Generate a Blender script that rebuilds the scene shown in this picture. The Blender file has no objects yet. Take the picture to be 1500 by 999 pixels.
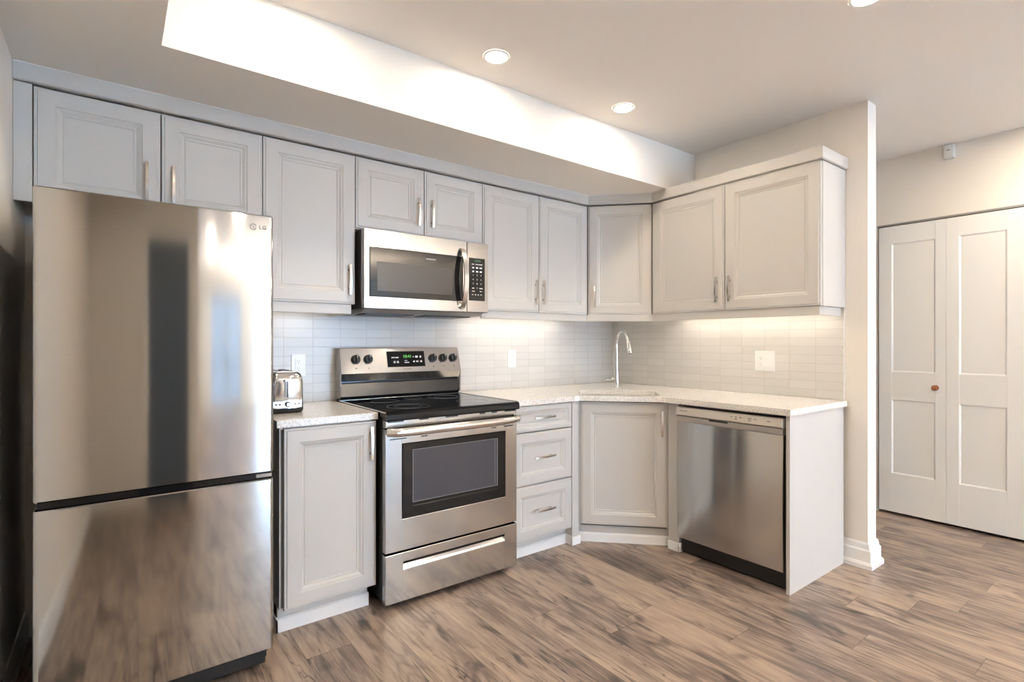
import bpy, bmesh, math, random
from mathutils import Vector, Matrix
random.seed(7)
S = bpy.context.scene
COL = S.collection
PI = math.pi

# ------------------------------------------------------------------ camera, sky, exposure
cd = bpy.data.cameras.new('camera'); cam = bpy.data.objects.new('camera', cd); COL.objects.link(cam)
cam.location = (0, 0, 1.2385); cam.rotation_euler = (PI/2, 0, -math.radians(37.03))
cd.sensor_width = 36; cd.sensor_fit = 'HORIZONTAL'; cd.lens = 769.5/1500*36
cd.shift_y = (501.2-499.5)/1500; cd.clip_start = .02
S.camera = cam
vs = S.view_settings
vs.view_transform = 'Standard'; vs.look = 'None'; vs.gamma = 1; vs.use_curve_mapping = False
vs.exposure = 1.6
SKY, LAMP, ROOM_FILL, UNDER, TORCH_FILL = 16, 80, 210, 2.5, 1000
world = bpy.data.worlds.new('sky'); S.world = world; world.use_nodes = True
bg = world.node_tree.nodes['Background']; bg.inputs[0].default_value = (.40, .66, 1.0, 1); bg.inputs[1].default_value = SKY

# ------------------------------------------------------------------ materials
MATS = {}
def nt(name):
    m = bpy.data.materials.new(name); m.use_nodes = True
    t = m.node_tree; b = t.nodes['Principled BSDF']; MATS[name] = m
    return m, t, b
def N(t, typ, **kw):
    n = t.nodes.new(typ)
    for k, v in kw.items():
        if k.startswith('i_'): n.inputs[k[2:].replace('_', ' ')].default_value = v
        elif k[0] == 'n' and k[1:].isdigit(): n.inputs[int(k[1:])].default_value = v
        else: setattr(n, k, v)
    return n
def L(t, a, b): t.links.new(a, b)
def math_n(t, op, a, b=None):
    n = N(t, 'ShaderNodeMath', operation=op)
    for i, v in enumerate((a, b)):
        if v is None: continue
        if isinstance(v, (int, float)): n.inputs[i].default_value = v
        else: L(t, v, n.inputs[i])
    return n.outputs[0]
def simple(name, col, rough=.5, metal=0, bump=0, bscale=200, var=0.0, coat=0, emit=None, estr=0, spec=.5):
    m, t, b = nt(name)
    b.inputs['Roughness'].default_value = rough; b.inputs['Metallic'].default_value = metal
    b.inputs['Coat Weight'].default_value = coat; b.inputs['Specular IOR Level'].default_value = spec
    tc = N(t, 'ShaderNodeTexCoord')
    no = N(t, 'ShaderNodeTexNoise', i_Scale=bscale, i_Detail=3.0); L(t, tc.outputs['Object'], no.inputs['Vector'])
    mx = N(t, 'ShaderNodeMix', data_type='RGBA')
    c2 = tuple(max(0, c*(1-var)) for c in col[:3])+(1,)
    mx.inputs[6].default_value = tuple(col[:3])+(1,); mx.inputs[7].default_value = c2
    L(t, no.outputs['Fac'], mx.inputs[0]); L(t, mx.outputs[2], b.inputs['Base Color'])
    if bump:
        bp = N(t, 'ShaderNodeBump', i_Strength=bump, i_Distance=.001); L(t, no.outputs['Fac'], bp.inputs['Height']); L(t, bp.outputs[0], b.inputs['Normal'])
    if emit: b.inputs['Emission Color'].default_value = tuple(emit)+(1,); b.inputs['Emission Strength'].default_value = estr
    return m
paint = simple('wall_paint', (.84, .79, .72), .75, bump=.05, bscale=350)
ceil_m = simple('ceiling_paint', (.88, .835, .775), .85, bump=.05, bscale=300)
white_trim = simple('white_trim', (.86, .85, .83), .4)
door_white = simple('door_white', (.84, .83, .80), .42)
cab = simple('cabinet_grey', (.595, .57, .535), .38, bump=.02, bscale=120)
gap_shade = simple('cabinet_shadow_gap', (.10, .09, .08), .7)  # shade in the gaps around the fronts, put into a dark colour
nickel = simple('brushed_nickel', (.72, .69, .64), .22, 1)
chrome = simple('chrome', (.74, .74, .75), .06, 1)
copper = simple('copper_knob', (.42, .17, .08), .35, .7)
black_gl = simple('black_glass', (.007, .007, .008), .05, spec=.32)
black_pl = simple('black_plastic', (.012, .012, .012), .4)
black_en = simple('black_enamel', (.007, .010, .014), .16, spec=.3)
dark_body = simple('dark_case', (.035, .033, .032), .45)
smoke = simple('oven_window_glass', (.055, .056, .066), .10, spec=.4)
mesh_gl = simple('microwave_window', (.060, .057, .054), .16, bump=.1, bscale=900, spec=.3)
plate_w = simple('outlet_white', (.88, .87, .85), .3)
slot_d = simple('slot_dark', (.12, .11, .10), .6)
ink_w = simple('print_white', (.62, .62, .62), .5)
ink_d = simple('print_grey', (.16, .15, .14), .5)
badge = simple('badge_silver', (.22, .22, .22), .5, spec=.2)
ring_l = simple('window_edge', (.24, .24, .25), .3)
ring_m = simple('burner_print', (.16, .16, .17), .25)
green = simple('green_digits', (.05, .3, .05), .5, emit=(.25, 1, .15), estr=.22)
green_dim = simple('dim_green_digits', (.03, .15, .06), .5, emit=(.2, .7, .35), estr=.07)
lens = simple('lamp_lens', (1, 1, 1), .5, emit=(1.0, .865, .70), estr=LAMP)
bulb_m = simple('added_uplight_bulb', (1, 1, 1), .5, emit=(1.0, .86, .70), estr=TORCH_FILL)
lens_fill = simple('added_room_lamp_lens', (1, 1, 1), .5, emit=(1.0, .865, .70), estr=ROOM_FILL)
ledm = simple('led_strip', (1, 1, 1), .5, emit=(1.0, .88, .74), estr=UNDER*4)
grey_pl = simple('grey_plastic', (.30, .28, .26), .4)
panel_pl = simple('panel_silver', (.66, .61, .53), .38, .15)
silver_pl = simple('silver_plastic', (.50, .46, .41), .34, .55)
dark_door = simple('dark_blue_grey_paint', (.10, .13, .17), .4)

def steel(name, col, rough, aniso, wave=.0, wscale=(1, 1, .15), streak=.06):
    m, t, b = nt(name)
    b.inputs['Metallic'].default_value = 1; b.inputs['Anisotropic'].default_value = aniso
    g = N(t, 'ShaderNodeNewGeometry'); tc = N(t, 'ShaderNodeTexCoord')
    cr = N(t, 'ShaderNodeVectorMath', operation='CROSS_PRODUCT'); L(t, g.outputs['True Normal'], cr.inputs[0]); cr.inputs[1].default_value = (0, 0, 1)
    L(t, cr.outputs[0], b.inputs['Tangent'])
    b.inputs['Anisotropic Rotation'].default_value = .25
    mp = N(t, 'ShaderNodeMapping'); mp.inputs['Scale'].default_value = (3, 3, 900); L(t, tc.outputs['Object'], mp.inputs[0])
    no = N(t, 'ShaderNodeTexNoise', i_Scale=1.0, i_Detail=4.0); L(t, mp.outputs[0], no.inputs['Vector'])
    mr = N(t, 'ShaderNodeMapRange'); mr.inputs[3].default_value = rough-streak*.6; mr.inputs[4].default_value = rough+streak
    L(t, no.outputs['Fac'], mr.inputs[0]); L(t, mr.outputs[0], b.inputs['Roughness'])
    mx = N(t, 'ShaderNodeMix', data_type='RGBA'); mx.inputs[6].default_value = tuple(c*.93 for c in col)+(1,); mx.inputs[7].default_value = tuple(min(1, c*1.06) for c in col)+(1,)
    L(t, no.outputs['Fac'], mx.inputs[0]); L(t, mx.outputs[2], b.inputs['Base Color'])
    if wave:
        m2 = N(t, 'ShaderNodeMapping'); m2.inputs['Scale'].default_value = wscale; L(t, tc.outputs['Object'], m2.inputs[0])
        n2 = N(t, 'ShaderNodeTexNoise', i_Scale=3.0, i_Detail=.0); L(t, m2.outputs[0], n2.inputs['Vector'])
        bp = N(t, 'ShaderNodeBump', i_Strength=1.0, i_Distance=wave); L(t, n2.outputs['Fac'], bp.inputs['Height']); L(t, bp.outputs[0], b.inputs['Normal'])
    return m
steel_f = steel('fridge_steel', (.47, .46, .44), .075, .75, .002, streak=.015)
steel_r = steel('range_steel', (.47, .465, .455), .14, .7, .006, wscale=(1.6, 1.6, .12), streak=.03)
steel_d = steel('dishwasher_steel', (.54, .525, .50), .21, .7, .006, streak=.03)
steel_b = steel('bright_steel', (.70, .69, .67), .16, .3)

def floor_mat():
    m, t, b = nt('vinyl_plank')
    g = N(t, 'ShaderNodeNewGeometry'); sp = N(t, 'ShaderNodeSeparateXYZ'); L(t, g.outputs['Position'], sp.inputs[0])
    W, LEN = .178, 1.22
    x = math_n(t, 'DIVIDE', math_n(t, 'ADD', sp.outputs[0], -.06), W); row = math_n(t, 'FLOOR', x)
    wn = N(t, 'ShaderNodeTexWhiteNoise', noise_dimensions='1D'); L(t, row, wn.inputs['W'])
    y = math_n(t, 'ADD', math_n(t, 'DIVIDE', sp.outputs[1], LEN), math_n(t, 'MULTIPLY', wn.outputs['Value'], 5.37))
    pl = math_n(t, 'FLOOR', y)
    cb = N(t, 'ShaderNodeCombineXYZ'); L(t, row, cb.inputs[0]); L(t, pl, cb.inputs[1])
    w2 = N(t, 'ShaderNodeTexWhiteNoise', noise_dimensions='2D'); L(t, cb.outputs[0], w2.inputs['Vector'])
    off = N(t, 'ShaderNodeVectorMath', operation='SCALE'); L(t, w2.outputs['Color'], off.inputs[0]); off.inputs['Scale'].default_value = 23
    add = N(t, 'ShaderNodeVectorMath', operation='ADD'); L(t, g.outputs['Position'], add.inputs[0]); L(t, off.outputs[0], add.inputs[1])
    def noise(scale, sx, sy, det, rough=.6, dist=0):
        mp = N(t, 'ShaderNodeMapping'); mp.inputs['Scale'].default_value = (sx, sy, 1); L(t, add.outputs[0], mp.inputs[0])
        no = N(t, 'ShaderNodeTexNoise', i_Scale=scale, i_Detail=det, i_Roughness=rough, i_Distortion=dist); L(t, mp.outputs[0], no.inputs['Vector']); return no.outputs['Fac']
    broad = noise(1.6, 2.6, .75, 3, .55, .6); grain = noise(7, 7, .55, 6, .65, .35); fine = noise(46, 7, .30, 4); knot = noise(3.2, 2.2, .9, 2, .5, 1.2)
    f = math_n(t, 'ADD', math_n(t, 'MULTIPLY', broad, .55), math_n(t, 'MULTIPLY', grain, .53))
    f = math_n(t, 'ADD', f, math_n(t, 'MULTIPLY', math_n(t, 'SUBTRACT', w2.outputs['Value'], .5), .11))
    f = math_n(t, 'ADD', f, math_n(t, 'MULTIPLY', math_n(t, 'SUBTRACT', fine, .5), .22))
    rg = noise(1.3, 3.2, .5, 2, .5, .5)
    rw = math_n(t, 'POWER', math_n(t, 'ADD', math_n(t, 'MULTIPLY', math_n(t, 'SINE', math_n(t, 'MULTIPLY', rg, 85)), .5), .5), 3)
    f = math_n(t, 'SUBTRACT', f, math_n(t, 'MULTIPLY', math_n(t, 'MULTIPLY', rw, grain), .13))
    ck_n = noise(2.4, 5.5, .42, 3, .55, .7); ckd = math_n(t, 'ABSOLUTE', math_n(t, 'SUBTRACT', ck_n, .5))
    ckm = N(t, 'ShaderNodeMapRange'); ckm.inputs[1].default_value = .0; ckm.inputs[2].default_value = .012; ckm.inputs[3].default_value = .22; ckm.inputs[4].default_value = 0
    L(t, ckd, ckm.inputs[0]); msk = N(t, 'ShaderNodeMapRange'); msk.inputs[1].default_value = .46; msk.inputs[2].default_value = .60; L(t, noise(1.9, 1.5, 1.1, 2), msk.inputs[0])
    f = math_n(t, 'SUBTRACT', f, math_n(t, 'MULTIPLY', ckm.outputs[0], msk.outputs[0]))
    f = math_n(t, 'ADD', f, -.004)
    kn = N(t, 'ShaderNodeMapRange'); kn.inputs[1].default_value = .58; kn.inputs[2].default_value = .74; kn.inputs[3].default_value = 0; kn.inputs[4].default_value = .20
    L(t, knot, kn.inputs[0]); f = math_n(t, 'SUBTRACT', f, kn.outputs[0])
    cr = N(t, 'ShaderNodeValToRGB'); L(t, f, cr.inputs[0]); e = cr.color_ramp.elements
    e[0].position = .28; e[0].color = (.060, .046, .041, 1); e[1].position = .74; e[1].color = (.49, .375, .29, 1)
    for p, c in ((.38, (.122, .092, .078, 1)), (.47, (.220, .166, .137, 1)), (.56, (.350, .266, .208, 1))):
        q = e.new(p); q.color = c
    fx = math_n(t, 'FRACT', x); fy = math_n(t, 'FRACT', y)
    ex = math_n(t, 'MINIMUM', fx, math_n(t, 'SUBTRACT', 1, fx)); ey = math_n(t, 'MULTIPLY', math_n(t, 'MINIMUM', fy, math_n(t, 'SUBTRACT', 1, fy)), LEN/W)
    ed = math_n(t, 'MINIMUM', ex, ey); ln = N(t, 'ShaderNodeMapRange'); ln.inputs[1].default_value = .004; ln.inputs[2].default_value = .014; ln.inputs[3].default_value = .55; ln.inputs[4].default_value = 1; L(t, ed, ln.inputs[0])
    mul = N(t, 'ShaderNodeMix', data_type='RGBA', blend_type='MULTIPLY'); mul.inputs[0].default_value = 1; L(t, cr.outputs[0], mul.inputs[6]); L(t, ln.outputs[0], mul.inputs[7])
    L(t, mul.outputs[2], b.inputs['Base Color'])
    b.inputs['Roughness'].default_value = .31; b.inputs['Specular IOR Level'].default_value = .5
    bp = N(t, 'ShaderNodeBump', i_Strength=.25, i_Distance=.0015); L(t, grain, bp.inputs['Height']); L(t, bp.outputs[0], b.inputs['Normal'])
    return m
floor_m = floor_mat()
blind_m, t0, b0 = nt('added_blind_fabric'); tr0 = N(t0, 'ShaderNodeBsdfTranslucent'); tr0.inputs[0].default_value = (.13, .14, .15, 1); df0 = N(t0, 'ShaderNodeBsdfDiffuse'); df0.inputs[0].default_value = (.35, .36, .37, 1)
ad0 = N(t0, 'ShaderNodeAddShader'); L(t0, tr0.outputs[0], ad0.inputs[0]); L(t0, df0.outputs[0], ad0.inputs[1]); L(t0, ad0.outputs[0], t0.nodes['Material Output'].inputs['Surface'])
def tile_mat(name, axis, u0, v0):
    m, t, b = nt(name)
    g = N(t, 'ShaderNodeNewGeometry'); sp = N(t, 'ShaderNodeSeparateXYZ'); L(t, g.outputs['Position'], sp.inputs[0])
    x = math_n(t, 'DIVIDE', math_n(t, 'ADD', sp.outputs[axis], -u0+30*.1525), .1525); y = math_n(t, 'DIVIDE', math_n(t, 'ADD', sp.outputs[2], -v0+1.01), .0505)
    fx, fy = math_n(t, 'FRACT', x), math_n(t, 'FRACT', y)
    ex = math_n(t, 'MULTIPLY', math_n(t, 'MINIMUM', fx, math_n(t, 'SUBTRACT', 1, fx)), .1525)
    ey = math_n(t, 'MULTIPLY', math_n(t, 'MINIMUM', fy, math_n(t, 'SUBTRACT', 1, fy)), .0505)
    ed = math_n(t, 'MINIMUM', ex, ey)
    gr = N(t, 'ShaderNodeMapRange'); gr.inputs[1].default_value = .0006; gr.inputs[2].default_value = .0014; L(t, ed, gr.inputs[0])
    cb = N(t, 'ShaderNodeCombineXYZ'); L(t, math_n(t, 'FLOOR', x), cb.inputs[0]); L(t, math_n(t, 'FLOOR', y), cb.inputs[1])
    wn = N(t, 'ShaderNodeTexWhiteNoise', noise_dimensions='2D'); L(t, cb.outputs[0], wn.inputs['Vector'])
    tcol = N(t, 'ShaderNodeMix', data_type='RGBA'); tcol.inputs[6].default_value = (.66, .64, .61, 1); tcol.inputs[7].default_value = (.70, .68, .65, 1); L(t, wn.outputs['Value'], tcol.inputs[0])
    mx = N(t, 'ShaderNodeMix', data_type='RGBA'); mx.inputs[6].default_value = (.52, .50, .47, 1); L(t, tcol.outputs[2], mx.inputs[7]); L(t, gr.outputs[0], mx.inputs[0])
    L(t, mx.outputs[2], b.inputs['Base Color'])
    b.inputs['Roughness'].default_value = .24; b.inputs['Specular IOR Level'].default_value = .3
    # each tile lies at a very slightly different angle
    wn2 = N(t, 'ShaderNodeVectorMath', operation='SUBTRACT'); L(t, wn.outputs['Color'], wn2.inputs[0]); wn2.inputs[1].default_value = (.5, .5, .5)
    sc = N(t, 'ShaderNodeVectorMath', operation='SCALE'); sc.inputs['Scale'].default_value = .018; L(t, wn2.outputs[0], sc.inputs[0])
    ad = N(t, 'ShaderNodeVectorMath', operation='ADD'); L(t, g.outputs['Normal'], ad.inputs[0]); L(t, sc.outputs[0], ad.inputs[1])
    nm = N(t, 'ShaderNodeVectorMath', operation='NORMALIZE'); L(t, ad.outputs[0], nm.inputs[0])
    bp = N(t, 'ShaderNodeBump', i_Strength=.5, i_Distance=.001); L(t, gr.outputs[0], bp.inputs['Height']); L(t, nm.outputs[0], bp.inputs['Normal']); L(t, bp.outputs[0], b.inputs['Normal'])
    return m
tile_b = tile_mat('tile_back', 0, 1.02, .91); tile_r = tile_mat('tile_right', 1, 1.236, .91)
def quartz():
    m, t, b = nt('quartz')
    tc = N(t, 'ShaderNodeTexCoord')
    v = N(t, 'ShaderNodeTexVoronoi', i_Scale=170.0); L(t, tc.outputs['Object'], v.inputs['Vector'])
    n = N(t, 'ShaderNodeTexNoise', i_Scale=260.0, i_Detail=2.0); L(t, tc.outputs['Object'], n.inputs['Vector'])
    n3 = N(t, 'ShaderNodeTexNoise', i_Scale=120.0, i_Detail=3.0); L(t, tc.outputs['Object'], n3.inputs['Vector'])
    cr = N(t, 'ShaderNodeValToRGB'); L(t, n3.outputs['Fac'], cr.inputs[0]); e = cr.color_ramp.elements
    e[0].position = .36; e[0].color = (.66, .62, .58, 1); e[1].position = .50; e[1].color = (.93, .92, .90, 1)
    c2 = N(t, 'ShaderNodeValToRGB'); L(t, n.outputs['Fac'], c2.inputs[0]); e = c2.color_ramp.elements
    e[0].position = .40; e[0].color = (.78, .745, .69, 1); e[1].position = .56; e[1].color = (.92, .91, .88, 1)
    mx = N(t, 'ShaderNodeMix', data_type='RGBA', blend_type='MULTIPLY'); mx.inputs[0].default_value = .75; L(t, c2.outputs[0], mx.inputs[6]); L(t, cr.outputs[0], mx.inputs[7])
    L(t, mx.outputs[2], b.inputs['Base Color']); b.inputs['Roughness'].default_value = .16
    return m
quartz_m = quartz()

# ------------------------------------------------------------------ mesh helpers
class MB:
    def __init__(s): s.bm = bmesh.new(); s.M = None
    def _take(s, tmp, mi):
        for f in tmp.faces: f.material_index = mi
        me = bpy.data.meshes.new('tmp'); tmp.to_mesh(me); tmp.free(); s.bm.from_mesh(me); bpy.data.meshes.remove(me)
    def box(s, x0, x1, y0, y1, z0, z1, bev=0, mi=0, seg=2):
        t = bmesh.new(); bmesh.ops.create_cube(t, size=1)
        sx, sy, sz = abs(x1-x0), abs(y1-y0), abs(z1-z0)
        for v in t.verts: v.co = Vector((v.co.x*sx+(x0+x1)/2, v.co.y*sy+(y0+y1)/2, v.co.z*sz+(z0+z1)/2))
        if bev: bmesh.ops.bevel(t, geom=list(t.edges), offset=min(bev, sx*.45, sy*.45, sz*.45), segments=seg, profile=.5, affect='EDGES', clamp_overlap=True)
        s._take(t, mi); return s
    def cyl(s, p0, p1, r0, r1=None, n=24, mi=0, bev=0):
        r1 = r0 if r1 is None else r1; p0, p1 = Vector(p0), Vector(p1); d = p1-p0
        t = bmesh.new(); bmesh.ops.create_cone(t, cap_ends=True, segments=n, radius1=r0, radius2=r1, depth=d.length)
        if bev: bmesh.ops.bevel(t, geom=[e for e in t.edges if len(e.link_faces) == 2 and e.calc_face_angle(0) > .8], offset=bev, segments=2, affect='EDGES', profile=.5)
        M = Matrix.Translation((p0+p1)/2) @ Vector((0, 0, 1)).rotation_difference(d.normalized()).to_matrix().to_4x4()
        t.transform(M); s._take(t, mi); return s
    def tube(s, pts, rs, n=14, mi=0, caps=True, flat=1.0):
        pts = [Vector(p) for p in pts]; rs = rs if hasattr(rs, '__len__') else [rs]*len(pts)
        t = bmesh.new(); rings = []; prev = None
        for i, p in enumerate(pts):
            d = (pts[min(i+1, len(pts)-1)]-pts[max(i-1, 0)]).normalized()
            if prev is None:
                a = Vector((0, 0, 1)) if abs(d.z) < .9 else Vector((1, 0, 0)); u = d.cross(a).normalized()
            else: u = (prev-d*prev.dot(d)).normalized()
            prev = u; w = d.cross(u)
            rings.append([t.verts.new(p+(u*math.cos(2*PI*k/n)+w*math.sin(2*PI*k/n)*flat)*rs[i]) for k in range(n)])
        for a, b in zip(rings, rings[1:]):
            for k in range(n): t.faces.new((a[k], a[(k+1) % n], b[(k+1) % n], b[k]))
        if caps: t.faces.new(rings[0][::-1]); t.faces.new(rings[-1])
        bmesh.ops.recalc_face_normals(t, faces=t.faces); s._take(t, mi); return s
    def prism(s, poly, axis, a, b, mi=0, bev=0):
        # poly: 2-D points in the two other axes (cyclic order x,y,z without axis)
        t = bmesh.new()
        def P(q, h):
            return {'x': (h, q[0], q[1]), 'y': (q[0], h, q[1]), 'z': (q[0], q[1], h)}[axis]
        va = [t.verts.new(P(q, a)) for q in poly]; vb = [t.verts.new(P(q, b)) for q in poly]; n = len(poly)
        t.faces.new(va); t.faces.new(vb[::-1])
        for k in range(n): t.faces.new((va[k], vb[k], vb[(k+1) % n], va[(k+1) % n]))
        bmesh.ops.recalc_face_normals(t, faces=t.faces)
        if bev: bmesh.ops.bevel(t, geom=list(t.edges), offset=bev, segments=2, affect='EDGES', profile=.5, clamp_overlap=True)
        s._take(t, mi); return s
    def loft(s, rings, mi=0, close_bottom=True, close_top=True):
        t = bmesh.new(); R = [[t.verts.new(p) for p in r] for r in rings]; n = len(R[0])
        for a, b in zip(R, R[1:]):
            for k in range(n): t.faces.new((a[k], a[(k+1) % n], b[(k+1) % n], b[k]))
        if close_bottom: t.faces.new(R[0][::-1])
        if close_top: t.faces.new(R[-1])
        bmesh.ops.recalc_face_normals(t, faces=t.faces); s._take(t, mi); return s
    def front(s, u0, u1, v0, v1, rings, mi=0):
        # raised-panel front in local (u, w, v): rings = (inset, w)
        def R(i, w): return [(u0+i, -w, v0+i), (u1-i, -w, v0+i), (u1-i, -w, v1-i), (u0+i, -w, v1-i)]
        return s.loft([R(i, w) for i, w in rings], mi)
    def face(s, pts, mi=0):
        t = bmesh.new(); t.faces.new([t.verts.new(p) for p in pts]); s._take(t, mi); return s

ROOT = {}
def Fr(o, u):      # local x -> u, local -y -> outward, z up
    u = Vector(u).normalized(); w = u.cross(Vector((0, 0, 1)))
    return Matrix(((u.x, -w.x, 0, o[0]), (u.y, -w.y, 0, o[1]), (u.z, -w.z, 1, o[2]), (0, 0, 0, 1)))
def obj(name, mb, mats, parent=None, frame=None, smooth=False):
    bm = mb.bm
    if frame is not None: bm.transform(frame)
    if parent is None:
        xs = [v.co for v in bm.verts]
        org = Vector(((min(c.x for c in xs)+max(c.x for c in xs))/2, (min(c.y for c in xs)+max(c.y for c in xs))/2, min(c.z for c in xs)))
    else: org = ROOT[parent.name]
    bm.transform(Matrix.Translation(-org))
    me = bpy.data.meshes.new(name); bm.to_mesh(me); bm.free()
    for m in (mats if isinstance(mats, (list, tuple)) else [mats]): me.materials.append(m)
    o = bpy.data.objects.new(name, me); COL.objects.link(o)
    if smooth:
        for p in me.polygons: p.use_smooth = True
        me.set_sharp_from_angle(angle=math.radians(38))
    if parent is None: o.location = org
    else: o.parent = parent
    ROOT[o.name] = org
    return o
def thing(name, label, cat, loc, group=None):
    o = bpy.data.objects.new(name, None); COL.objects.link(o); o.location = loc; o.empty_display_size = .05
    o['label'] = label; o['category'] = cat
    if group: o['group'] = group
    ROOT[o.name] = Vector(loc); return o
def tag(o, label, cat, group=None):
    o['label'] = label; o['category'] = cat
    if group: o['group'] = group
    return o
def struct(name, mb, m): o = obj(name, mb, m); o['kind'] = 'structure'; return o
def text(name, s, size, M, mat, parent, ext=.0003, align='CENTER', sx=1.0):
    c = bpy.data.curves.new(name, 'FONT'); c.body = s; c.size = size; c.extrude = ext; c.align_x = align; c.align_y = 'CENTER'; c.resolution_u = 3
    o = bpy.data.objects.new('tmp_text', c); COL.objects.link(o)
    dg = bpy.context.evaluated_depsgraph_get(); me = bpy.data.meshes.new_from_object(o.evaluated_get(dg)); bpy.data.objects.remove(o); bpy.data.curves.remove(c)
    mb = MB(); mb.bm.from_mesh(me); bpy.data.meshes.remove(me)
    for f in mb.bm.faces: f.material_index = 0
    # text plane xy -> local x,z facing -y
    mb.bm.transform(Matrix(((sx, 0, 0, 0), (0, 0, -1, 0), (0, 1, 0, 0), (0, 0, 0, 1))))
    return obj(name, mb, mat, parent, M)

# ------------------------------------------------------------------ dimensions of the room
YB, XW, XL, XF = 2.981, 3.290, -.303, 4.458     # back wall, kitchen side wall, left wall, hall wall
ZC, ZS = 2.567, 2.275                            # ceiling, soffit
YT, XT = 2.201, .128                             # edges of the raised ceiling tray
YR = -6.6                                        # window wall of the living room
WE0, WE1 = 1.124, 3.408                          # end of the kitchen side wall, its hall face
# ------------------------------------------------------------------ shell
struct('floor', MB().box(XL-.2, XF+1.0, YR-.1, YB+.1, -.08, 0), floor_m)
struct('ceiling', MB().box(XL-.2, XF+1.0, YR-.1, YB+.1, ZC, ZC+.1), ceil_m)
so = MB(); so.prism([(XL-.05, -1.2), (XT, -1.2), (XT, YT), (XW+.01, YT), (XW+.01, YB+.05), (XL-.05, YB+.05)], 'z', ZS, ZC+.02)
struct('trim_soffit', so, paint)
struct('wall_back', MB().box(XL-.2, XF+.1, YB, YB+.12, 0, ZC), paint)
struct('wall_left', MB().box(XL-.12, XL, YR, YB+.05, 0, ZC), paint)
struct('wall_kitchen', MB().box(XW, WE1, WE0, YB+.02, 0, ZC+.01), paint)
wr = MB()
wr.box(XF+.015, XF+.12, -.10, 1.462, 2.082, ZC+.01); wr.box(XF+.015, XF+.12, 1.462, YB+.05, 0, ZC+.01); wr.box(XF+.015, XF+.12, YR, -.10, 0, ZC+.01)
wr.box(XF+.75, XF+.85, -.3, 1.8, 0, ZC+.01); wr.box(XF+.12, XF+.75, 1.75, 1.8, 0, ZC+.01); wr.box(XF+.12, XF+.75, -.3, -.25, 0, ZC+.01)
struct('wall_right', wr, paint)
tr = MB(); tr.box(XF-.001, XF+.06, -.10, 1.462, 2.076, 2.088); struct('trim_1', tr, grey_pl)
# wall of the living room with its tall windows
WX = [(1.66, 2.52), (2.98, 3.64), (3.76, 4.38)]; WZ = (.06, 2.14)
wb = MB(); xs = [XL-.1]+[v for w in WX for v in w]+[XF+.1]
for i in range(0, len(xs), 2): wb.box(xs[i], xs[i+1], YR-.12, YR, 0, ZC+.01)
for a, b in WX: wb.box(a, b, YR-.12, YR, 0, WZ[0]); wb.box(a, b, YR-.12, YR, WZ[1], ZC+.01)
struct('wall_front', wb, paint)
for i, (a, b) in enumerate(WX):
    f = MB(); t_ = .045
    f.box(a, a+t_, YR-.09, YR-.03, *WZ); f.box(b-t_, b, YR-.09, YR-.03, *WZ); f.box(a+t_, b-t_, YR-.09, YR-.03, WZ[0], WZ[0]+t_); f.box(a+t_, b-t_, YR-.09, YR-.03, WZ[1]-t_, WZ[1])
    f.box(a+t_, b-t_, YR-.085, YR-.035, .86, .91)
    if b-a > .8: f.box((a+b)/2-.02, (a+b)/2+.02, YR-.085, YR-.035, WZ[0]+t_, WZ[1]-t_)
    wn_ = struct('window_%d' % (i+1), f, white_trim)
    if i == 0:
        m_ = MB(); m_.box(a+t_, b-t_, YR-.030, YR-.028, WZ[0]+.02, WZ[1]-.02); obj('added_dimming_blind', m_, blind_m, wn_)  # unseen blind added to dim this window in the fridge reflection
    ld = bpy.data.lights.new('window_portal', 'AREA'); ld.shape = 'RECTANGLE'; ld.size = b-a; ld.size_y = WZ[1]-WZ[0]; ld.cycles.is_portal = True
    lo = bpy.data.objects.new('window_portal', ld); COL.objects.link(lo); lo.location = ((a+b)/2, YR-.11, (WZ[0]+WZ[1])/2); lo.rotation_euler = (PI/2, 0, PI)
# entry wall stub behind the camera with its dark door
st = MB(); st.box(XL-.02, .13, -.68, -.56, 0, ZC+.01); st.box(.13, .50, -.68, -.56, 2.03, ZC+.01); st.box(.50, .585, -.68, -.56, 0, ZC+.01)
struct('wall_entry', st, paint)
struct('door_2', MB().box(.142, .49, -.64, -.60, .01, 2.02, .003), dark_door)

# baseboards
bb = MB()
def ring(x0, x1, y0, y1, d, z): return [(x0-d, y0-d, z), (x1+d, y0-d, z), (x1+d, y1, z), (x0-d, y1, z)]
bb.loft([ring(XW, WE1, WE0, YB-.001, d, z) for d, z in ((.030, 0), (.030, .022), (.022, .034), (.019, .036), (.019, .095), (.012, .104), (.009, .128), (.002, .138))])
struct('baseboard_right', bb, white_trim)
bl = MB()
bl.prism([(XL, 0), (XL+.014, 0), (XL+.014, .09), (XL+.006, .12), (XL, .12)], 'y', -.56, 2.96)
struct('baseboard_left', bl, white_trim)

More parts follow.
